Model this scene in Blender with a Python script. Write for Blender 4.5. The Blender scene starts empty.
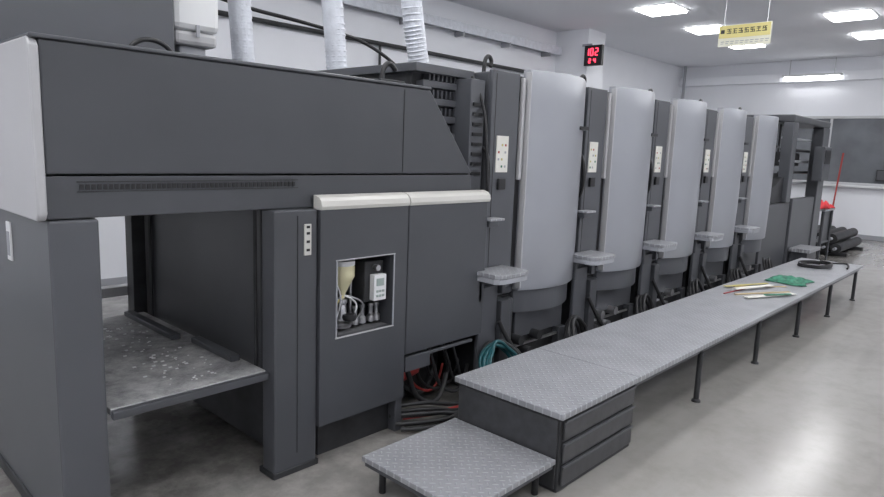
import bpy, math, random
from mathutils import Vector, Matrix
random.seed(4)
scene = bpy.context.scene
scene.view_settings.view_transform = 'Standard'
COL = scene.collection

# ---------------------------------------------------------------- materials
def mat(name, col, rough=0.5, metal=0.0, var=0.0, vscale=6.0, bump=0.0, bscale=60.0, emit=None, estr=0, alpha=None):
    m = bpy.data.materials.new(name); m.use_nodes = True
    nt = m.node_tree; b = nt.nodes['Principled BSDF']
    b.inputs['Roughness'].default_value = rough
    b.inputs['Metallic'].default_value = metal
    b.inputs['Base Color'].default_value = (*col, 1)
    if var > 0 or bump > 0:
        tc = nt.nodes.new('ShaderNodeTexCoord')
    if var > 0:
        n = nt.nodes.new('ShaderNodeTexNoise'); n.inputs['Scale'].default_value = vscale
        n.inputs['Detail'].default_value = 6
        nt.links.new(tc.outputs['Object'], n.inputs['Vector'])
        r = nt.nodes.new('ShaderNodeValToRGB')
        r.color_ramp.elements[0].position = .3; r.color_ramp.elements[1].position = .7
        r.color_ramp.elements[0].color = (*[c*(1-var) for c in col], 1)
        r.color_ramp.elements[1].color = (*[min(1, c*(1+var)) for c in col], 1)
        nt.links.new(n.outputs['Fac'], r.inputs['Fac'])
        nt.links.new(r.outputs['Color'], b.inputs['Base Color'])
    if bump > 0:
        n2 = nt.nodes.new('ShaderNodeTexNoise'); n2.inputs['Scale'].default_value = bscale
        nt.links.new(tc.outputs['Object'], n2.inputs['Vector'])
        bp = nt.nodes.new('ShaderNodeBump'); bp.inputs['Strength'].default_value = bump
        bp.inputs['Distance'].default_value = .01
        nt.links.new(n2.outputs['Fac'], bp.inputs['Height'])
        nt.links.new(bp.outputs['Normal'], b.inputs['Normal'])
    if emit:
        b.inputs['Emission Color'].default_value = (*emit, 1)
        b.inputs['Emission Strength'].default_value = estr
    return m

M_dark = mat('anthracite_paint', (.062,.065,.074), .38, 0, .06, 3)
M_dark2 = mat('dark_grey_panel', (.082,.086,.097), .38, 0, .06, 3)
M_deep = mat('black_machinery', (.024,.025,.028), .5, 0, .4, 9)
M_black = mat('black_plastic', (.012,.012,.014), .4)
M_silver = mat('silver_cover_paint', (.36,.372,.405), .33, .45, .03, 2)
M_light = mat('light_grey_cap', (.44,.44,.455), .4, 0, .03, 3)
M_band = mat('cream_trim', (.56,.55,.52), .35)
M_white = mat('white_plastic', (.72,.73,.74), .45)
M_wall = mat('white_wall_paint', (.83,.845,.89), .7, 0, .02, 1.2, .05, 30)
M_ceil = mat('ceiling_paint', (.84,.855,.90), .8, 0, .015, 1)
M_grey = mat('conduit_grey', (.34,.35,.38), .5)
M_steel = mat('steel', (.5,.5,.52), .3, .9)
M_duct = mat('duct_cloth', (.62,.645,.70), .5, .2, .10, 12, .5, 30)
M_lamp = mat('lamp_diffuser', (1,1,1), .5, emit=(.99,.99,1), estr=16)
M_red = mat('dull_red', (.36,.04,.035), .5)
M_redcloth = mat('red_cloth', (.7,.05,.06), .8, 0, .2, 10)
M_green = mat('green_cloth', (.05,.20,.13), .85, 0, .5, 30)
M_teal = mat('teal_hose', (.012,.085,.10), .4)
M_yellow = mat('yellow', (.5,.43,.16), .5)
M_rubber = mat('black_rubber_hose', (.018,.018,.02), .5)
M_ledred = mat('led_red', (.2,0,0), .4, emit=(1,.05,.10), estr=3)
M_glass = mat('dark_window_glass', (.15,.16,.175), .10, 0, .45, .8)
M_frame = mat('window_frame', (.55,.56,.58), .5)
M_paper = mat('paper', (.72,.71,.66), .8, 0, .05, 20)
M_wood = mat('wood_ruler', (.48,.38,.22), .6)
M_amber = mat('amber_bottle', (.62,.58,.38), .15)
M_lcd = mat('lcd', (.30,.36,.34), .3)
M_signy = mat('sign_yellow', (.72,.64,.26), .5)
M_signw = mat('sign_white', (.75,.74,.62), .5)
M_tray = mat('tray_grey', (.22,.22,.23), .5, .3, .2, 10)

def floor_mat():
    m = bpy.data.materials.new('polished_concrete'); m.use_nodes = True
    nt = m.node_tree; b = nt.nodes['Principled BSDF']; L = nt.links.new
    tc = nt.nodes.new('ShaderNodeTexCoord')
    n1 = nt.nodes.new('ShaderNodeTexNoise'); n1.inputs['Scale'].default_value = .6; n1.inputs['Detail'].default_value = 8; n1.inputs['Roughness'].default_value=.55
    n2 = nt.nodes.new('ShaderNodeTexNoise'); n2.inputs['Scale'].default_value = 5; n2.inputs['Detail'].default_value = 12; n2.inputs['Roughness'].default_value=.7
    for n in (n1, n2): L(tc.outputs['Object'], n.inputs['Vector'])
    r1 = nt.nodes.new('ShaderNodeValToRGB')
    r1.color_ramp.elements[0].position=.3; r1.color_ramp.elements[1].position=.7
    r1.color_ramp.elements[0].color=(.29,.277,.262,1); r1.color_ramp.elements[1].color=(.36,.35,.335,1)
    L(n1.outputs['Fac'], r1.inputs['Fac'])
    r2 = nt.nodes.new('ShaderNodeValToRGB')
    r2.color_ramp.elements[0].position=.32; r2.color_ramp.elements[1].position=.55
    r2.color_ramp.elements[0].color=(.80,.79,.78,1); r2.color_ramp.elements[1].color=(1,1,1,1)
    L(n2.outputs['Fac'], r2.inputs['Fac'])
    mx = nt.nodes.new('ShaderNodeMix'); mx.data_type='RGBA'; mx.blend_type='MULTIPLY'; mx.inputs[0].default_value=.6
    L(r1.outputs['Color'], mx.inputs[6]); L(r2.outputs['Color'], mx.inputs[7])
    # dark scuff streaks along the aisle
    mp = nt.nodes.new('ShaderNodeMapping'); mp.inputs['Scale'].default_value=(.35,2.2,1)
    L(tc.outputs['Object'], mp.inputs['Vector'])
    n4 = nt.nodes.new('ShaderNodeTexNoise'); n4.inputs['Scale'].default_value=1.6; n4.inputs['Detail'].default_value=10; L(mp.outputs[0], n4.inputs['Vector'])
    r4 = nt.nodes.new('ShaderNodeMapRange'); r4.inputs[1].default_value=.56; r4.inputs[2].default_value=.72; r4.inputs[4].default_value=.28
    L(n4.outputs['Fac'], r4.inputs[0])
    m4 = nt.nodes.new('ShaderNodeMix'); m4.data_type='RGBA'; L(r4.outputs[0], m4.inputs[0]); L(mx.outputs[2], m4.inputs[6]); m4.inputs[7].default_value=(.16,.15,.145,1)
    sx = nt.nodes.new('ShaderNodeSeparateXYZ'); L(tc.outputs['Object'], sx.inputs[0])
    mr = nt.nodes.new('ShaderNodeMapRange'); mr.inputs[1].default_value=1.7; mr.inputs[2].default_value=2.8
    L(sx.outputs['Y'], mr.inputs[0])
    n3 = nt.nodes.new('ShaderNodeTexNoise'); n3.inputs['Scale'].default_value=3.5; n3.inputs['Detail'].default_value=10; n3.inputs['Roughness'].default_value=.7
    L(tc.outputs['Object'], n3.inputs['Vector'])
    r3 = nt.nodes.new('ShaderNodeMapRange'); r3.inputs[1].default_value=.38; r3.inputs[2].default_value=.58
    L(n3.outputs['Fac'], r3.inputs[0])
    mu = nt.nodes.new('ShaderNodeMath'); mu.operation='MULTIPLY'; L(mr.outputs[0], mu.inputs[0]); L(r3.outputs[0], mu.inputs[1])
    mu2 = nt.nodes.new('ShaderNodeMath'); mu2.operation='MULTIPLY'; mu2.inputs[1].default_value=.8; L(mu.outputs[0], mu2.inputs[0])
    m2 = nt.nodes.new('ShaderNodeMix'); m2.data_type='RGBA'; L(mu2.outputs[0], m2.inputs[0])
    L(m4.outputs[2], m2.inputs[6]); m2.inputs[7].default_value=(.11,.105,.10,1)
    L(m2.outputs[2], b.inputs['Base Color'])
    rr = nt.nodes.new('ShaderNodeMapRange'); rr.inputs[3].default_value=.10; rr.inputs[4].default_value=.30
    L(n1.outputs['Fac'], rr.inputs[0]); L(rr.outputs[0], b.inputs['Roughness'])
    b.inputs['Specular IOR Level'].default_value=.6
    return m
M_floor = floor_mat()

def plate_mat(name, base, cell=.034):
    m = bpy.data.materials.new(name); m.use_nodes = True
    nt = m.node_tree; b = nt.nodes['Principled BSDF']; L = nt.links.new
    b.inputs['Metallic'].default_value=.4; b.inputs['Roughness'].default_value=.40
    tc = nt.nodes.new('ShaderNodeTexCoord')
    mp = nt.nodes.new('ShaderNodeMapping'); mp.inputs['Rotation'].default_value=(0,0,math.radians(45))
    mp.inputs['Scale'].default_value=(1/cell,1/cell,1)
    L(tc.outputs['Object'], mp.inputs['Vector'])
    sp = nt.nodes.new('ShaderNodeSeparateXYZ'); L(mp.outputs[0], sp.inputs[0])
    def M(op,a,bb=None):
        n=nt.nodes.new('ShaderNodeMath'); n.operation=op
        for i,v in enumerate((a,bb)):
            if v is None: continue
            if isinstance(v,(int,float)): n.inputs[i].default_value=v
            else: L(v,n.inputs[i])
        return n.outputs[0]
    u=M('SUBTRACT',M('FRACT',sp.outputs[0]),.5); v=M('SUBTRACT',M('FRACT',sp.outputs[1]),.5)
    fu=M('FLOOR',sp.outputs[0]); fv=M('FLOOR',sp.outputs[1])
    par=M('FLOORED_MODULO',M('ADD',fu,fv),2.0)
    def ell(p,q):
        return M('ADD',M('POWER',M('ABSOLUTE',M('DIVIDE',p,.46)),2),M('POWER',M('ABSOLUTE',M('DIVIDE',q,.15)),2))
    e1=ell(u,v); e2=ell(v,u)
    e=M('ADD',M('MULTIPLY',e1,par),M('MULTIPLY',e2,M('SUBTRACT',1.0,par)))
    mk=M('SUBTRACT',1.0,M('MINIMUM',e,1.0))
    bp=nt.nodes.new('ShaderNodeBump'); bp.inputs['Strength'].default_value=.9; bp.inputs['Distance'].default_value=.006
    L(mk,bp.inputs['Height']); L(bp.outputs[0], b.inputs['Normal'])
    n=nt.nodes.new('ShaderNodeTexNoise'); n.inputs['Scale'].default_value=5; n.inputs['Detail'].default_value=8
    L(tc.outputs['Object'],n.inputs['Vector'])
    mx=nt.nodes.new('ShaderNodeMix'); mx.data_type='RGBA'; L(n.outputs['Fac'],mx.inputs[0])
    mx.inputs[6].default_value=(*[c*.75 for c in base],1); mx.inputs[7].default_value=(*[min(1,c*1.25) for c in base],1)
    m3=nt.nodes.new('ShaderNodeMix'); m3.data_type='RGBA'; L(M('MULTIPLY',M('GREATER_THAN',mk,.15),.5),m3.inputs[0])
    L(mx.outputs[2],m3.inputs[6]); m3.inputs[7].default_value=(*[min(1,c*1.6) for c in base],1)
    L(m3.outputs[2], b.inputs['Base Color'])
    return m
M_plate = plate_mat('diamond_tread_plate', (.35,.357,.38))

def board_mat():
    m = bpy.data.materials.new('dusty_pile_board'); m.use_nodes=True
    nt=m.node_tree; b=nt.nodes['Principled BSDF']; L=nt.links.new
    tc=nt.nodes.new('ShaderNodeTexCoord'); n=nt.nodes.new('ShaderNodeTexNoise'); n.inputs['Scale'].default_value=5; n.inputs['Detail'].default_value=14; n.inputs['Roughness'].default_value=.8
    L(tc.outputs['Object'],n.inputs['Vector']); r=nt.nodes.new('ShaderNodeValToRGB')
    r.color_ramp.elements[0].position=.38; r.color_ramp.elements[1].position=.62
    r.color_ramp.elements[0].color=(.16,.16,.165,1); r.color_ramp.elements[1].color=(.48,.48,.48,1)
    L(n.outputs['Fac'],r.inputs['Fac']); L(r.outputs['Color'],b.inputs['Base Color']); b.inputs['Roughness'].default_value=.6
    return m
M_board = board_mat()

# ---------------------------------------------------------------- helpers
def empty(name, loc=(0,0,0)):
    e = bpy.data.objects.new(name, None); e.location = loc; COL.objects.link(e)
    e.empty_display_size=.1
    return e
def link(ob, parent):
    COL.objects.link(ob)
    if parent is not None:
        ob.parent = parent
        ob.matrix_parent_inverse = Matrix.Translation(-Vector(parent.location))
    return ob
def mesh(name, V, F, m, parent=None, bevel=0, smooth=False, seg=2):
    me = bpy.data.meshes.new(name); me.from_pydata([tuple(v) for v in V], [], F); me.update()
    import bmesh
    bm=bmesh.new(); bm.from_mesh(me); bmesh.ops.recalc_face_normals(bm, faces=bm.faces); bm.to_mesh(me); bm.free()
    me.materials.append(m)
    if smooth:
        for p in me.polygons: p.use_smooth=True
    ob = bpy.data.objects.new(name, me); link(ob, parent)
    if bevel>0:
        b=ob.modifiers.new('bevel','BEVEL'); b.width=bevel; b.segments=seg; b.limit_method='ANGLE'; b.angle_limit=math.radians(40)
    return ob
def box(name,x0,x1,y0,y1,z0,z1,m,parent=None,bevel=.004):
    V=[(x0,y0,z0),(x1,y0,z0),(x1,y1,z0),(x0,y1,z0),(x0,y0,z1),(x1,y0,z1),(x1,y1,z1),(x0,y1,z1)]
    F=[(0,3,2,1),(4,5,6,7),(0,1,5,4),(1,2,6,5),(2,3,7,6),(3,0,4,7)]
    return mesh(name,V,F,m,parent,bevel)
def prism(name,V0,V1,m,parent,bevel,smooth=False):
    n=len(V0); V=V0+V1
    F=[tuple(range(n)),tuple(range(2*n-1,n-1,-1))]+[(i,(i+1)%n,n+(i+1)%n,n+i) for i in range(n)]
    return mesh(name,V,F,m,parent,bevel,smooth)
def prism_xz(name,P,y0,y1,m,parent=None,bevel=.004):
    return prism(name,[(x,y0,z) for x,z in P],[(x,y1,z) for x,z in P],m,parent,bevel)
def prism_xy(name,P,z0,z1,m,parent=None,bevel=.004):
    return prism(name,[(x,y,z0) for x,y in P],[(x,y,z1) for x,y in P],m,parent,bevel)
def prism_yz(name,P,x0,x1,m,parent=None,bevel=.004):
    return prism(name,[(x0,y,z) for y,z in P],[(x1,y,z) for y,z in P],m,parent,bevel)
def lathe(name,p,prof,m,parent=None,axis=(0,0,1),seg=24):
    ax=Vector(axis).normalized(); q=Vector((0,0,1)).rotation_difference(ax)
    V=[];F=[]
    for r,h in prof:
        for k in range(seg):
            a=2*math.pi*k/seg
            V.append(Vector(p)+q@Vector((r*math.cos(a),r*math.sin(a),h)))
    for i in range(len(prof)-1):
        for k in range(seg):
            F.append((i*seg+k,i*seg+(k+1)%seg,(i+1)*seg+(k+1)%seg,(i+1)*seg+k))
    F.append(tuple(range(seg))); F.append(tuple((len(prof)-1)*seg+k for k in range(seg)))
    ob=mesh(name,V,F,m,parent)
    for f in ob.data.polygons: f.use_smooth = len(f.vertices)==4
    es=ob.modifiers.new('es','EDGE_SPLIT'); es.split_angle=math.radians(40)
    return ob
def rod(name,a,b,r,m,parent=None,seg=16):
    a=Vector(a);b=Vector(b)
    return lathe(name,a,[(r,0),(r,(b-a).length)],m,parent,axis=(b-a),seg=seg)
def tube(name,pts,r,m,parent=None,cyclic=False):
    cu=bpy.data.curves.new(name,'CURVE'); cu.dimensions='3D'; cu.bevel_depth=r; cu.bevel_resolution=3; cu.resolution_u=8; cu.use_fill_caps=True
    s=cu.splines.new('NURBS'); s.points.add(len(pts)-1)
    for i,p in enumerate(pts): s.points[i].co=(*p,1)
    s.order_u=3; s.use_endpoint_u=not cyclic; s.use_cyclic_u=cyclic
    cu.materials.append(m)
    ob=bpy.data.objects.new(name,cu); return link(ob,parent)
def coil(name,c,R,turns,r,m,parent=None,normal=(0,0,1),rise=.01,jit=.01,squash=1.0):
    q=Vector((0,0,1)).rotation_difference(Vector(normal).normalized()); pts=[]
    N=14
    for i in range(int(turns*N)+1):
        a=2*math.pi*i/N; rr=R+random.uniform(-jit,jit)
        pts.append(Vector(c)+q@Vector((rr*math.cos(a),rr*squash*math.sin(a),rise*i/N)))
    return tube(name,pts,r,m,parent)

# ---------------------------------------------------------------- room
X0,X1,Y0,Y1,H=-4.0,16.5,-3.5,7.2,3.9
box('floor',X0-.1,X1+.1,Y0-.1,Y1+.1,-.1,0,M_floor,bevel=0)
box('ceiling',X0-.1,X1+.1,Y0-.1,Y1+.1,H,H+.1,M_ceil,bevel=0)
box('wall_back',X0,X1,Y1,Y1+.1,0,H,M_wall,bevel=0)
box('wall_far',X1,X1+.1,Y0,Y1,0,H,M_wall,bevel=0)
box('wall_right',X0,X1,Y0-.1,Y0,0,H,M_wall,bevel=0)
box('wall_near',X0-.1,X0,Y0,Y1,0,H,M_wall,bevel=0)
box('wall_pillar',10.7,11.3,6.5,7.2,0,H,M_wall,bevel=0)
box('trim_1',X1-.14,X1,Y0,Y1,3.42,3.62,M_wall)
box('baseboard_far',X1-.015,X1,Y0,Y1,0,.1,M_grey)
box('baseboard_back',X0,10.7,Y1-.015,Y1,0,.1,M_grey)
t=empty('cable_tray',(4,7,3.5))
box('tray_rail',0,10.6,7.02,7.18,3.46,3.54,M_grey,t)
box('tray_lip',0,10.6,7.0,7.02,3.44,3.58,M_duct,t)
for i in range(9): box('bracket',.6+i*1.2,.64+i*1.2,7.0,7.19,3.38,3.46,M_grey,t)
t=empty('wall_conduit',(5,7.1,3.1))
tube('pipe',[(0,7.14,3.05),(5,7.14,3.05),(10.4,7.14,3.05)],.03,M_deep,t)
tube('pipe_drop',[(6.2,7.14,3.05),(6.2,7.14,1)],.02,M_deep,t)

for ix in range(10):  # unseen panels toward the camera continue the grid, added for illumination
    for Yl in (4.75,2.56,.37,-1.8):
        Xl=-3.4+1.9*ix+.0
        e=empty('ceiling_panel_light',(Xl,Yl,H))
        box('frame',Xl-.32,Xl+.32,Yl-.32,Yl+.32,H-.012,H-.001,M_white,e,.002)
        box('diffuser',Xl-.29,Xl+.29,Yl-.29,Yl+.29,H-.04,H-.012,M_lamp,e,0)

def window(name,xf,y0,y1,z0,z1,nm):
    w=empty(name,(xf,(y0+y1)/2,z0))
    box('glass',xf-.03,xf-.005,y0,y1,z0,z1,M_glass,w,0)
    for (a,b,c,d) in ((y0-.06,y1+.06,z0-.06,z0),(y0-.06,y1+.06,z1,z1+.06),(y0-.06,y0,z0,z1),(y1,y1+.06,z0,z1)):
        box('frame_bar',xf-.06,xf-.003,a,b,c,d,M_frame,w)
    for k in range(1,nm):
        yy=y0+(y1-y0)*k/nm
        box('mullion',xf-.05,xf-.031,yy-.025,yy+.025,z0,z1,M_frame,w)
    box('sill',xf-.16,xf-.003,y0-.1,y1+.1,z0-.1,z0-.06,M_white,w)
    return w
window('window_1',X1,-.6,5.1,1.22,2.6,4)

# hanging sign
s=empty('hanging_sign',(9.15,3.17,3.25))
SY0,SY1,SZ0,SZ1=2.86,3.53,3.12,3.40
box('board',9.14,9.16,SY0,SY1,SZ0,SZ1,M_signw,s)
box('board_header',9.134,9.14,SY0+.01,SY1-.01,SZ0+.11,SZ1-.01,M_signy,s,0)
def strokes(yc,zc,w,seed):
    rr=random.Random(seed)
    def hb(z,a,b): box('glyph_stroke',9.130,9.134,yc+a*w,yc+b*w,z-.004,z+.004,M_deep,s,0)
    def vb(y,a,b): box('glyph_stroke',9.130,9.134,y-.004,y+.004,zc+a*w,zc+b*w,M_deep,s,0)
    hb(zc+.45*w,-.45,.45); hb(zc+rr.choice((0,.1,.15))*w,-.35,.4); hb(zc-.42*w,-.48,.48)
    vb(yc+rr.choice((-.1,0,.1))*w,-.42,.5)
    if rr.random()<.6: vb(yc-.35*w,-.4,.1)
    if rr.random()<.6: vb(yc+.35*w,-.1,.45)
for k in range(7): strokes(SY1-.14-k*.075,SZ1-.085,.062,k)
box('sign_logo',9.130,9.134,SY1-.08,SY1-.03,SZ1-.11,SZ1-.06,M_deep,s,.002)
for k in range(10):
    yy=SY1-.04-k*.063
    box('small_text',9.134,9.14,yy-.045,yy,SZ0+.06,SZ0+.068,M_grey,s,0)
    box('small_text',9.134,9.14,yy-.035,yy,SZ0+.035,SZ0+.042,M_grey,s,0)
for yy in (SY0+.06,SY1-.06): rod('wire',(9.15,yy,SZ1),(9.15,yy,3.895),.004,M_steel,s,8)

# led clock
c=empty('led_wall_clock',(10.62,6.3,3.4))
box('case',10.62,10.699,6.16,6.52,3.22,3.58,M_black,c)
def seg7(y,z,w,h,on):
    th=.009
    for k,dz in {'a':h,'g':h/2,'d':0}.items():
        if k in on: box('seg',10.613,10.62,y,y+w,z+dz-th,z+dz+th,M_ledred,c,0)
    for k,(yy,z0_) in {'f':(y+w,h/2),'b':(y,h/2),'e':(y+w,0),'c':(y,0)}.items():
        if k in on: box('seg',10.613,10.62,yy-th,yy+th,z+z0_,z+z0_+h/2,M_ledred,c,0)
for y,on in ((6.43,'bc'),(6.34,'abcdef'),(6.24,'abged')): seg7(y,3.40,.05,.12,on)
for y,on in ((6.38,'abged'),(6.28,'bcfg')): seg7(y,3.27,.035,.07,on)
box('bracket',10.66,10.69,6.4,6.6,3.58,3.62,M_grey,c)

e=empty('wall_switch_box',(X1,2.45,1.3)); box('case',X1-.1,X1-.002,2.45,2.7,1.28,1.52,M_deep,e); box('door',X1-.115,X1-.1,2.47,2.68,1.3,1.5,M_dark2,e)
e=empty('vertical_wall_pipe',(16.3,7.0,0)); rod('pipe',(16.2,7.0,0),(16.2,7.0,3.89),.035,M_grey,e)
for z in (.6,1.8,3.0): box('clamp',16.14,16.26,6.96,7.2,z,z+.04,M_grey,e)
e=empty('fluorescent_tube_lamp',(16.28,4.2,3.5)); box('housing',16.25,16.33,3.55,4.75,3.52,3.57,M_white,e); rod('tube',(16.28,3.6,3.50),(16.28,4.7,3.50),.02,M_lamp,e)
for yy in (3.7,4.6): rod('suspension_rod',(16.28,yy,3.57),(16.28,yy,3.898),.008,M_steel,e,8)

# ---------------------------------------------------------------- delivery unit
D=empty('press_delivery_unit',(1.8,2.56,0))
F0=2.56
prism_xz('upper_housing',[(.69,1.462),(2.985,1.462),(2.60,1.925),(.69,1.925)],F0,4.1,M_dark,D,.008)
box('lower_strip',.69,2.99,F0+.012,4.1,1.30,1.455,M_dark,D)
box('panel_seam',2.40,2.406,F0-.002,F0+.002,1.47,1.91,M_black,D,0)
box('top_lip',.66,2.60,F0-.01,4.1,1.925,1.94,M_dark2,D,.006)
for i in range(46):
    x=.80+i*.0202
    box('vent_slot',x,x+.014,F0+.008,F0+.02,1.405,1.425,M_black,D,0)
box('vent_line',.79,1.74,F0+.009,F0+.013,1.432,1.436,M_black,D,0)
box('vent_line',.79,1.74,F0+.009,F0+.013,1.396,1.399,M_black,D,0)
prism_yz('end_cap',[(F0-.012,1.32),(F0+.01,1.295),(4.1,1.295),(4.1,1.93),(F0+.02,1.93),(F0-.012,1.9)],.655,.688,M_light,D,.008)
box('near_leg',.69,.86,F0+.005,3.6,0,1.295,M_dark2,D,.01)
box('near_leg_foot',.68,.88,F0-.01,3.62,0,.06,M_deep,D)
box('leg_label',.684,.690,3.06,3.12,1.08,1.24,M_white,D,0)
box('leg_label_text',.681,.684,3.075,3.105,1.10,1.2,M_grey,D,0)
box('centre_post',1.575,1.815,2.515,2.62,.0,1.298,M_dark,D,.008)
box('post_foot',1.567,1.825,2.507,2.64,0,.03,M_deep,D)
box('post_groove',1.70,1.704,2.512,2.516,.1,1.27,M_deep,D,0)
box('post_plate',1.735,1.775,2.507,2.515,1.08,1.23,M_band,D,.003)
for z in (1.10,1.14,1.18,1.21): box('button',1.747,1.763,2.503,2.507,z,z+.012,M_black,D,0)
box('inner_wall',1.62,1.80,2.62,4.1,.1,1.298,M_deep,D)
mi=mat('inner_sheet',(.06,.062,.068),.35,0,.1,3)
box('inner_sheet',1.605,1.62,2.68,3.95,.5,1.298,mi,D)
box('rear_post_light',1.26,1.36,4.12,4.25,0,1.3,M_light,D)
box('rear_post_dark',1.52,1.60,4.0,4.1,0,1.3,M_deep,D)
box('rear_rail',.9,1.6,4.12,4.2,.62,.68,M_light,D)
box('pile_board',.875,1.57,2.58,3.98,.505,.535,M_board,D,.003)
box('pile_board_edge',.875,1.57,2.55,2.58,.495,.53,M_dark,D)
box('side_lay_strip',1.50,1.55,2.78,3.2,.536,.565,M_dark,D); box('side_lay_strip',1.44,1.49,3.3,3.95,.536,.565,M_dark,D)
for (x,y) in ((1.588,2.70),(.90,3.9),(1.588,3.9)): rod('lift_chain',(x,y,.5),(x,y,1.3),.009,M_deep,D,8)
for k in range(110):
    x=random.gauss(1.3,.12);y=random.uniform(2.65,3.8);sz=random.uniform(.003,.011)
    if .9<x<1.43: box('paper_scrap',x,x+sz*1.5,y,y+sz,.5355,.539,M_white,D,0)
CY=2.50
xl,xr=1.822,2.40; hx0,hx1,hz0,hz1=1.925,2.30,.645,1.035
box('cabinet_panel_left',xl,hx0,CY,CY+.03,.2,1.30,M_dark,D,0)
box('cabinet_panel_right',hx1,xr,CY,CY+.03,.2,1.30,M_dark,D,0)
box('cabinet_panel_low',hx0,hx1,CY,CY+.03,.2,hz0,M_dark,D,0)
box('cabinet_panel_high',hx0,hx1,CY,CY+.03,hz1,1.30,M_dark,D,0)
box('cabinet_body',xl,xr,CY+.24,4.1,.2,1.298,M_deep,D)
box('recess_side',xl,hx0-.01,CY+.03,CY+.24,.2,1.298,M_dark,D)
box('recess_side',hx1+.01,xr,CY+.03,CY+.24,.2,1.298,M_dark,D)
box('recess_floor',hx0-.01,hx1+.01,CY+.03,CY+.24,.2,hz0-.005,M_tray,D)
box('recess_top',hx0-.01,hx1+.01,CY+.03,CY+.24,hz1+.01,1.298,M_deep,D)
for a in ((hx0-.01,hx1+.01,hz1,hz1+.006),(hx0-.01,hx1+.01,hz0-.008,hz0)): box('recess_rim',a[0],a[1],CY-.004,CY+.005,a[2],a[3],M_light,D,.002)
for a in ((hx0-.008,hx0,hz0,hz1),(hx1,hx1+.008,hz0,hz1)): box('recess_rim',a[0],a[1],CY-.004,CY+.005,a[2],a[3],M_grey,D,.002)
box('plinth',xl+.05,xr-.03,CY+.08,4.0,.0,.2,M_deep,D)
lathe('oil_bottle',(2.04,CY+.11,.81),[(.014,0),(.02,.03),(.055,.10),(.066,.12),(.066,.17),(.06,.18)],M_amber,D)
lathe('bottle_cap',(2.04,CY+.11,.99),[(.066,0),(.066,.025),(.03,.035)],M_white,D)
lathe('filter_body',(2.04,CY+.11,.66),[(.05,0),(.055,.02),(.03,.035),(.022,.12),(.03,.13),(.03,.15)],M_steel,D)
lathe('filter_knob',(2.06,CY+.07,.70),[(.035,0),(.04,.015),(.035,.03)],M_black,D)
rod('bottle_holder',(1.95,CY+.14,.95),(2.13,CY+.14,.95),.008,M_steel,D); rod('holder_stem',(2.12,CY+.14,.66),(2.12,CY+.14,1.02),.009,M_steel,D)
for dx,m_ in ((-.05,M_yellow),(.05,M_white),(.08,M_steel),(-.07,M_grey)):
    tube('hose',[(2.04,CY+.1,.83),(2.04+dx*1.4,CY+.07,.8),(2.04+dx*1.6,CY+.09,.72),(2.04+dx,CY+.12,.66)],.005,m_,D)
box('controller',2.15,2.28,CY+.06,CY+.2,.78,1.0,M_deep,D,.006)
box('controller_face',2.185,2.27,CY+.02,CY+.06,.79,.93,M_white,D,.004)
box('controller_screen',2.20,2.25,CY+.016,CY+.02,.87,.91,M_lcd,D,0)
for i in range(3):
    for j in range(2): box('key',2.20+i*.02,2.213+i*.02,CY+.016,CY+.02,.81+j*.025,.822+j*.025,M_lcd,D,0)
for x in (1.97,2.12,2.17,2.23,2.27): lathe('gauge',(x,CY+.10,.66),[(.022,0),(.022,.03),(.012,.04),(.012,.08),(.016,.085),(.016,.1)],M_steel,D)
rod('knob',(2.22,CY+.03,.965),(2.22,CY+.06,.965),.016,M_steel,D)
tube('recess_hose',[(1.95,CY+.06,.70),(1.97,CY+.04,.76),(2.0,CY+.06,.86),(1.96,CY+.1,.95)],.005,M_steel,D)
box('right_cabinet',2.408,3.08,CY,CY+.6,.45,1.30,M_dark,D,.006)
box('right_cabinet_rear',2.408,3.05,CY+.62,4.1,.25,1.298,M_deep,D)
def band(x0,x1):
    P=[(CY-.006,1.293),(CY-.012,1.31),(CY-.006,1.335),(CY+.012,1.352),(CY+.045,1.362),(CY+.058,1.362),(CY+.058,1.293)]
    prism_yz('cover_band',P,x0,x1,M_band,D,.002)
band(1.82,2.40); band(2.408,3.09)
box('cabinet_leg',2.36,2.41,CY+.02,CY+.08,.0,.45,M_dark,D)
box('drip_tray',2.42,2.62,CY+.01,CY+.25,.34,.42,M_dark2,D)
box('drip_tray_lip',2.42,3.0,CY+.01,CY+.03,.41,.43,M_dark2,D)
box('under_frame',2.42,3.05,CY+.35,4.0,.0,.44,M_deep,D)
lathe('red_pump',(2.55,CY+.22,.24),[(.05,0),(.055,.02),(.055,.14),(.04,.16)],M_red,D,axis=(1,0,.2))
for k in range(9):
    y=CY+.1+random.uniform(0,.2); x=2.48+k*.06
    tube('hanging_hose',[(x,y,.44),(x+.02,y-.05,.3),(x+.1,y-.03,.12),(x+.25,y-.1,.06),(x+.4,y,.2)],random.choice((.008,.012,.016)),[M_rubber,M_deep,M_red,M_rubber,M_rubber,M_deep,M_rubber,M_deep,M_rubber][k],D)
box('rear_upper_box',.55,1.41,3.1,4.1,1.94,2.75,M_dark2,D,.01)
box('rear_box_label',.9,1.14,3.094,3.1,2.26,2.37,M_white,D,0)
box('label_glyph',.92,1.0,3.09,3.094,2.285,2.345,M_deep,D,0); box('label_glyph',1.03,1.12,3.09,3.094,2.285,2.345,M_red,D,0)
tube('top_bracket',[(2.36,2.7,1.93),(2.36,2.7,2.02),(2.42,2.7,2.07),(2.46,2.7,2.02)],.014,M_black,D)
box('top_bracket_base',2.32,2.50,2.66,2.78,1.94,1.965,M_deep,D)
box('top_guide_rail',1.5,2.55,3.0,3.06,1.94,2.0,M_black,D)
tube('grab_handle',[(1.05,2.75,1.93),(1.08,2.75,2.0),(1.22,2.75,2.0),(1.25,2.75,1.93)],.01,M_black,D)
box('dryer_body',2.66,3.12,2.78,4.1,1.302,2.06,M_deep,D)
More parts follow.
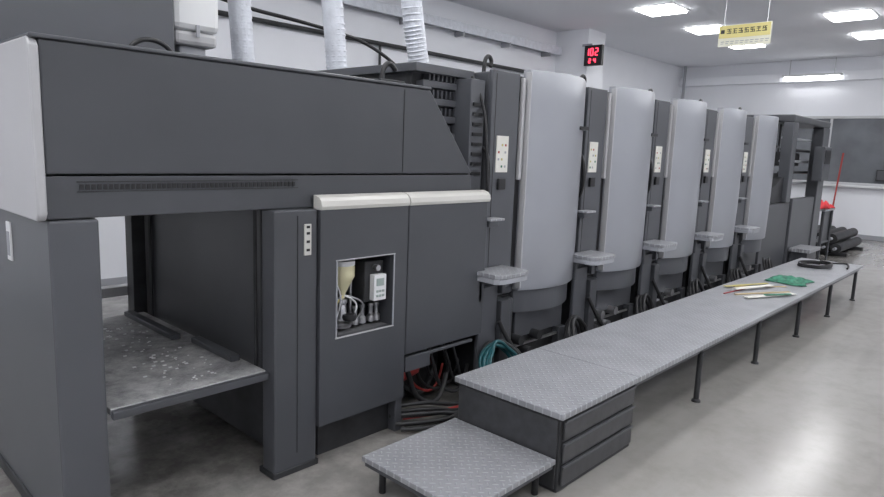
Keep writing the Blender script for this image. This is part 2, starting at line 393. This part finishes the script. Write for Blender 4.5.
for i in range(5):
    z=1.56+i*.1
    box('dryer_bar',2.70,3.11,2.72,2.78,z,z+.04,M_dark2,D)
    for k in range(9): box('dryer_fin',2.76+k*.037,2.775+k*.037,2.735,2.78,z+.045,z+.09,M_dark,D,0)
box('dryer_top',2.62,3.13,2.70,4.1,2.04,2.09,M_dark2,D)
box('dryer_side',2.99,3.12,2.6,2.74,1.34,2.03,M_dark2,D)
for i in range(8): box('dryer_mesh',3.01,3.10,2.59,2.6,1.45+i*.06,1.47+i*.06,M_black,D,0)
tube('dryer_cable',[(3.05,2.65,2.05),(3.1,2.58,1.9),(3.09,2.54,1.6),(3.11,2.53,1.35)],.01,M_black,D)

def duct(pts,r):
    d=empty('exhaust_duct',(pts[0][0],pts[0][1],pts[0][2]))
    tube('hose',pts,r,M_duct,d)
    for k in range(1,40):
        tt=k/40; n=len(pts)-1; i=min(int(tt*n),n-1); f=tt*n-i
        p=Vector(pts[i]).lerp(Vector(pts[i+1]),f); dr=(Vector(pts[i+1])-Vector(pts[i])).normalized()
        lathe('ring',p,[(r*.97,0),(r*1.012,.008),(r*.97,.016)],M_duct,d,axis=dr,seg=20)
    lathe('collar',pts[0],[(r*1.15,0),(r*1.15,.05),(r,.055)],M_steel,d)
duct([(2.06,3.6,1.945),(2.03,3.6,2.4),(1.96,3.6,3.1),(1.92,3.6,3.89)],.066)
duct([(2.76,3.6,1.945),(2.72,3.6,2.4),(2.62,3.6,3.1),(2.58,3.6,3.89)],.072)
duct([(3.55,3.6,2.125),(3.45,3.6,2.5),(3.35,3.6,3.1),(3.33,3.6,3.89)],.078)
wt=empty('white_filter_housing',(1.58,3.3,1.945))
box('body',1.45,1.695,3.2,3.42,2.14,2.9,M_white,wt,.03)
box('bottom_rim',1.46,1.685,3.21,3.41,2.07,2.139,M_light,wt,.02)
box('base_stem',1.50,1.64,3.25,3.37,1.945,2.07,M_grey,wt,.01)
box('clip',1.56,1.58,3.19,3.2,2.11,2.17,M_grey,wt,.003)
lathe('outlet_pipe',(1.58,3.31,2.9),[(.06,0),(.06,.98)],M_white,wt)
bk=empty('overhead_cable',(2.6,3.4,2.1))
tube('cable',[(1.2,4.3,2.8),(2.2,4.3,2.55),(3.0,4.2,2.5),(3.6,4.1,2.4),(4.0,4.1,2.12)],.014,M_black,bk)

# ---------------------------------------------------------------- printing units
def tower(i):
    R=4.195+1.128*i; L=R-1.045
    T=empty('printing_unit_tower',(R-.5,2.56,0))
    S0=R-.69
    box('body',L,R-.01,2.60,4.3,.64,2.09,M_dark,T,.01)
    box('operator_door',L,S0-.075,2.565,2.60,.70,2.10,M_dark2,T,.006)
    box('door_seam',L+.035,L+.039,2.563,2.566,.72,2.08,M_black,T,0)
    box('door_slot',S0-.075,S0-.005,2.585,2.60,.70,2.09,M_black,T,0)
    box('door_handle',S0-.05,S0-.022,2.555,2.585,1.42,2.08,M_light,T,.006)
    N=20; P=[]
    for k in range(N+1):
        a=k/N; x=S0+(R-S0)*a
        P.append((x,2.575-.135*math.sin(math.pi*(.06+.88*a))**.8))
    P+= [(R,2.598),(S0,2.598)]
    V=[];n=len(P);lv=[(.665,.90),(.675,.93),(.9,.97),(1.2,1.0),(1.6,1.0),(1.95,.98),(2.125,.95),(2.135,.92)]
    for z,s_ in lv:
        for x,y in P: V.append((x,2.598-(2.598-y)*s_,z+ (0 if z<2.09 else -.015*max(0,(x-R+.15)/.15)**2)))
    F=[tuple(range(n)),tuple((len(lv)-1)*n+k for k in range(n))]
    for j in range(len(lv)-1):
        for k in range(n): F.append((j*n+k,j*n+(k+1)%n,(j+1)*n+(k+1)%n,(j+1)*n+k))
    ob=mesh('silver_cover',V,F,M_silver,T,0,True); es=ob.modifiers.new('es','EDGE_SPLIT'); es.split_angle=math.radians(35)
    box('cover_edge',S0-.004,S0+.008,2.53,2.575,.68,2.12,M_light,T,.003)
    box('name_plate',R-.17,R-.06,2.458,2.51,1.775,1.80,M_black,T,0)
    box('notice',L+.06,L+.18,2.558,2.565,1.47,1.70,M_paper,T,.001)
    for r_ in range(4):
        for c_ in range(3):
            if (r_+c_+i)%3==0: continue
            box('notice_dot',L+.075+c_*.034,L+.089+c_*.034,2.556,2.558,1.50+r_*.045,1.514+r_*.045,[M_red,M_green,M_grey,M_yellow][(r_*2+c_+i)%4],T,0)
    box('press_buttons',L+.085,L+.155,2.545,2.565,1.36,1.43,M_black,T,.004)
    prism_xy('lower_skirt',[(x,min(y+.045,2.59)) for x,y in P[:-2]]+[(R,2.62),(S0,2.62)],.50,.66,M_dark2,T,.004)
    box('lower_door',S0+.06,R-.03,2.60,2.62,.30,.50,M_dark2,T)
    box('base',L+.02,R-.02,2.62,4.3,.0,.63,M_deep,T)
    box('side_frame_foot',L+.12,L+.22,2.50,2.62,0,.63,M_dark,T)
    box('side_frame_foot',R-.12,R-.03,2.56,2.62,0,.30,M_dark,T)
    box('gear_guard',L+.24,S0-.02,2.56,2.62,.25,.62,M_dark,T,.02)
    for k in range(4):
        rod('roller_end',(L+.30+k*.11,2.53,.2+.1*(k%2)),(L+.30+k*.11,2.62,.2+.1*(k%2)),.035,random.choice((M_steel,M_dark2,M_deep)),T)
    box('chrome_rail',L+.24,R-.05,2.575,2.59,.245,.262,M_steel,T,0)
    c=L-.02
    P2=[(c-.12,2.56),(c-.13,2.36),(c-.11,2.33),(c-.07,2.315),(c+.13,2.315),(c+.18,2.33),(c+.2,2.37),(c+.2,2.56)]
    zt=.86
    prism_xy('step_tread',P2,zt-.025,zt,M_plate,T,.004)
    prism_xy('step_frame',[(x*.98+c*.02,y*.98+2.56*.02) for x,y in P2],zt-.06,zt-.026,M_grey,T,.004)
    box('step_arm',c-.10,c-.07,2.50,2.62,.66,zt-.06,M_dark,T); box('step_arm',c+.14,c+.17,2.50,2.56,.68,zt-.06,M_dark,T)
    box('side_guard_plate',c-.05,c+.13,2.53,2.56,.18,.74,M_dark2,T,.006)
    box('upper_step',c-.05,c+.09,2.47,2.56,1.17,1.185,M_plate,T)
    box('upper_step_bracket',c-.03,c+.07,2.50,2.56,1.13,1.169,M_dark2,T)
    tube('lift_hook',[(L+.02,2.66,2.08),(L+.02,2.66,2.16),(L+.06,2.66,2.20),(L+.10,2.66,2.16),(L+.08,2.66,2.13)],.013,M_black,T)
    tube('grab_rail',[(L-.01,2.62,1.25),(L-.03,2.54,1.27),(L-.03,2.54,1.6),(L-.01,2.62,1.62)],.012,M_black,T)
    box('ink_unit',L+.05,R-.05,2.9,4.2,2.09,2.12,M_deep,T)
    box('far_side_cover',L+.05,R-.05,4.3,4.4,.2,2.1,M_silver,T)
    coil('floor_hose_coil',(R-.12,2.44,.24),.15,3,.014,M_rubber,T,normal=(.2,-1,.3),rise=.03,jit=.02)
    tube('drain_hose',[(L+.1,2.5,.5),(L+.2,2.42,.25),(L+.5,2.4,.05),(R-.1,2.5,.05),(R,2.55,.3)],.016,M_rubber,T)
for i in range(5): tower(i)

# ---------------------------------------------------------------- feeder
Fd=empty('sheet_feeder_unit',(10,2.56,0))
box('feed_table_base',8.77,9.9,2.60,4.2,.0,1.05,M_dark,Fd,.01)
prism_xz('feed_table_slope',[(8.80,1.06),(9.95,1.06),(9.95,1.45),(9.5,1.40),(8.80,1.15)],2.62,4.2,M_deep,Fd)
box('head_post',9.55,9.75,2.56,2.70,1.06,2.14,M_dark2,Fd,.01)
box('head_top',9.55,11.45,2.56,4.2,2.14,2.24,M_dark,Fd,.02)
box('rear_post',11.1,11.45,2.56,2.72,.0,2.14,M_dark2,Fd,.01)
box('lower_side_panel',9.95,11.1,2.58,2.66,.1,1.1,M_dark2,Fd,.01)
box('far_post',11.2,11.45,4.0,4.2,0,2.14,M_dark,Fd,.01)
box('far_side_panel',9.6,11.2,4.1,4.2,.1,2.14,M_dark,Fd)
box('suction_head',10.0,10.9,2.8,4.0,1.55,1.75,M_deep,Fd,.02)
for k in range(5): rod('suction_bar',(9.76,2.75,1.3+k*.16),(11.2,2.75,1.3+k*.16),.02,M_deep if k%2 else M_grey,Fd)
for k in range(6): rod('air_hose',(10.0+k*.15,2.9,1.75),(10.0+k*.15,2.9,2.14),.015,M_rubber,Fd,8)
box('control_box',10.75,11.15,2.44,2.58,1.35,1.85,M_dark2,Fd,.01)
box('control_screen',10.80,11.10,2.432,2.44,1.6,1.8,M_black,Fd,0)
box('paper_pile_board',10.1,11.05,2.75,4.0,.15,.25,M_wood,Fd)
box('paper_pile',10.15,11.0,2.78,3.95,.251,.9,M_paper,Fd)
box('side_step',10.0,10.6,2.3,2.57,.35,.4,M_plate,Fd); box('side_step_support',10.05,10.55,2.34,2.57,.0,.35,M_dark,Fd)

tr=empty('service_trolley',(12.1,2.8,0))
box('top',11.75,12.4,2.55,3.05,.84,.87,M_steel,tr); box('shelf',11.78,12.37,2.58,3.02,.3,.33,M_dark2,tr)
box('side_sheet',11.79,12.36,2.60,2.61,.33,.84,M_dark2,tr,0)
for x in (11.78,12.34):
    for y in (2.58,3.0): rod('leg',(x,y,0),(x,y,.84),.02,M_dark,tr)
def cloth(name,cx,cy,z,w,d,amp,m):
    N=18;V=[];F=[]
    for i in range(N+1):
        for j in range(N+1):
            u=i/N-.5;v=j/N-.5
            ed=1-.25*abs(math.sin(5*u+3*v))
            hh=(math.sin(13*u+4*v)*math.cos(9*v-3*u)*.5+.5)*amp*(1-(2*max(abs(u),abs(v)))**4)+random.uniform(0,.15)*amp
            V.append((cx+u*w*ed,cy+v*d*ed,z+.002+hh))
    for i in range(N):
        for j in range(N):
            a=i*(N+1)+j; F.append((a,a+1,a+N+2,a+N+1))
    ob=mesh(name,V,F,m,None,smooth=True); so=ob.modifiers.new('s','SOLIDIFY'); so.thickness=.002; so.offset=1
    return ob
cloth('red_rag',12.05,2.72,.871,.55,.42,.15,M_redcloth)
rs=empty('ink_roller_stack',(13.6,2.9,0))
for lv in range(2):
    for k in range(5-lv):
        y=2.55+k*.19+lv*.095; z=.145+lv*.16; x=12.8+random.uniform(0,.3)
        rod('roller',(x,y,z),(x+1.7,y,z),.085,M_deep,rs); rod('shaft',(x-.12,y,z),(x+1.82,y,z),.025,M_grey,rs,10)
box('roller_skid',12.95,13.1,2.4,3.5,0,.06,M_deep,rs)
box('roller_skid',14.2,14.35,2.4,3.5,0,.06,M_deep,rs)
e=empty('red_squeegee_pole',(16.3,3.4,0)); rod('pole',(16.0,3.38,.02),(16.36,3.35,1.85),.018,M_red,e); box('blade',15.95,16.05,3.2,3.6,0,.04,M_black,e)

# ---------------------------------------------------------------- catwalk
C=empty('operator_catwalk',(4,1.8,0))
PX0,PX1,PY0,PY1,PZ=2.46,9.07,1.49,2.17,.405
secs=[PX0,3.23,5.4,7.3,PX1]
for a,b in zip(secs[:-1],secs[1:]):
    box('deck_plate',a+.001,b-.001,PY0,PY1,PZ-.03,PZ,M_plate,C,.003)
box('deck_frame',3.24,PX1-.03,PY0+.03,PY0+.06,PZ-.07,PZ-.031,M_dark,C); box('deck_frame',3.24,PX1-.03,PY1-.06,PY1-.03,PZ-.07,PZ-.031,M_dark,C)
for x in (4.17,5.35,6.5,7.65,8.85):
    for y in (PY0+.03,PY1-.05):
        rod('leg',(x,y,.012),(x,y,PZ-.06),.018,M_deep,C); lathe('foot',(x,y,0),[(.03,0),(.028,.012),(.018,.02)],M_deep,C)
    box('cross_bar',x-.015,x+.015,PY0+.03,PY1-.04,PZ-.07,PZ-.04,M_deep,C)
M_draw=mat('drawer_box_black',(.045,.046,.05),.4,0,.2,20)
box('drawer_cabinet',2.475,3.21,PY0+.02,PY1-.02,0.0,PZ-.031,M_deep,C,.006)
for k in range(3):
    box('drawer_front',2.50,3.20,PY0+.008,PY0+.02,.03+k*.115,.03+k*.115+.10,M_draw,C,.004)
    box('drawer_grip',2.50,3.20,PY0+.002,PY0+.008,.03+k*.115+.09,.03+k*.115+.10,M_dark2,C,0)
box('drawer_end_panel',2.466,2.475,PY0+.03,PY1-.03,.02,PZ-.04,M_draw,C,.003)
Sx=empty('entry_step',(2.1,1.8,0))
box('tread',1.81,2.455,1.51,2.15,.155,.18,M_plate,Sx,.003)
box('tread_rim',1.82,2.45,1.52,2.14,.13,.154,M_dark,Sx,.003)
for x in (1.88,2.40):
    for y in (1.58,2.08): rod('leg',(x,y,0),(x,y,.135),.017,M_black,Sx)
cloth('green_net_cloth',7.10,1.78,PZ,.5,.40,.05,M_green)
e=empty('wooden_ruler_bundle',(6.3,1.8,PZ))
def stick(x0,y0,x1,y1,w,z,m_):
    d=Vector((x1-x0,y1-y0,0)).normalized(); n=Vector((-d.y,d.x,0))*w/2
    a=Vector((x0,y0,0));b=Vector((x1,y1,0)); P=[a+n,a-n,b-n,b+n]
    prism_xy('stick',[(p.x,p.y) for p in P],z,z+.008,m_,e,.001)
stick(5.95,1.92,6.5,1.62,.03,PZ+.001,M_wood); stick(5.85,1.80,6.40,1.56,.06,PZ+.010,M_paper); stick(6.3,2.05,6.75,1.72,.025,PZ+.001,M_wood)
stick(6.2,2.1,6.72,1.88,.035,PZ+.01,M_yellow); stick(6.05,1.7,6.3,1.56,.03,PZ+.02,M_green)
stick(6.1,1.98,6.6,1.8,.05,PZ+.02,M_paper); stick(5.9,2.0,6.3,1.95,.012,PZ+.001,M_red)
e=empty('coiled_air_hose',(8.6,1.85,PZ)); coil('hose',(8.4,1.86,PZ+.012),.24,3,.011,M_rubber,e,rise=.012,jit=.02,squash=.7)
tube('hose_tail',[(8.6,1.86,PZ+.02),(8.85,1.75,PZ+.015),(8.95,1.6,PZ+.015),(8.5,1.55,PZ+.015)],.011,M_rubber,e)
e=empty('floor_hose_tangle',(2.9,2.35,0))
coil('teal_hose',(3.12,2.38,.22),.17,5,.011,M_teal,e,normal=(.1,-.9,.5),rise=.015,jit=.025)
coil('black_hose',(3.2,2.42,.2),.18,3,.016,M_rubber,e,normal=(-.1,-.8,.5),rise=.02,jit=.02)
for k in range(9):
    o=random.uniform(-.06,.06)
    tube('cable',[(2.4+o,2.45+k*.02,.02+k*.01),(2.6,2.32+o+k*.02,.02+k*.012),(2.8+o,2.45+o,.03),(2.95,2.3+o,.04+k*.01),(3.2,2.4,.05)],.012,(M_rubber,M_deep,M_rubber,M_rubber,M_red,M_rubber,M_deep,M_rubber,M_deep)[k],e)

# ---------------------------------------------------------------- camera
f=Vector((.7223,.6746,-.1527)).normalized(); r=Vector((.6862,-.7263,.0373)); r=(r-f*r.dot(f)).normalized(); u=r.cross(f)
cam=bpy.data.cameras.new('camera'); co=bpy.data.objects.new('camera',cam); COL.objects.link(co)
m=Matrix((( r.x,u.x,-f.x,0),(r.y,u.y,-f.y,0),(r.z,u.z,-f.z,1.6),(0,0,0,1)))
co.matrix_world=m
cam.sensor_width=36; cam.lens=640/884*36; cam.clip_start=.05
scene.camera=co
w=bpy.data.worlds.new('world'); scene.world=w; w.use_nodes=True
w.node_tree.nodes['Background'].inputs[0].default_value=(.8,.85,.9,1); w.node_tree.nodes['Background'].inputs[1].default_value=.5
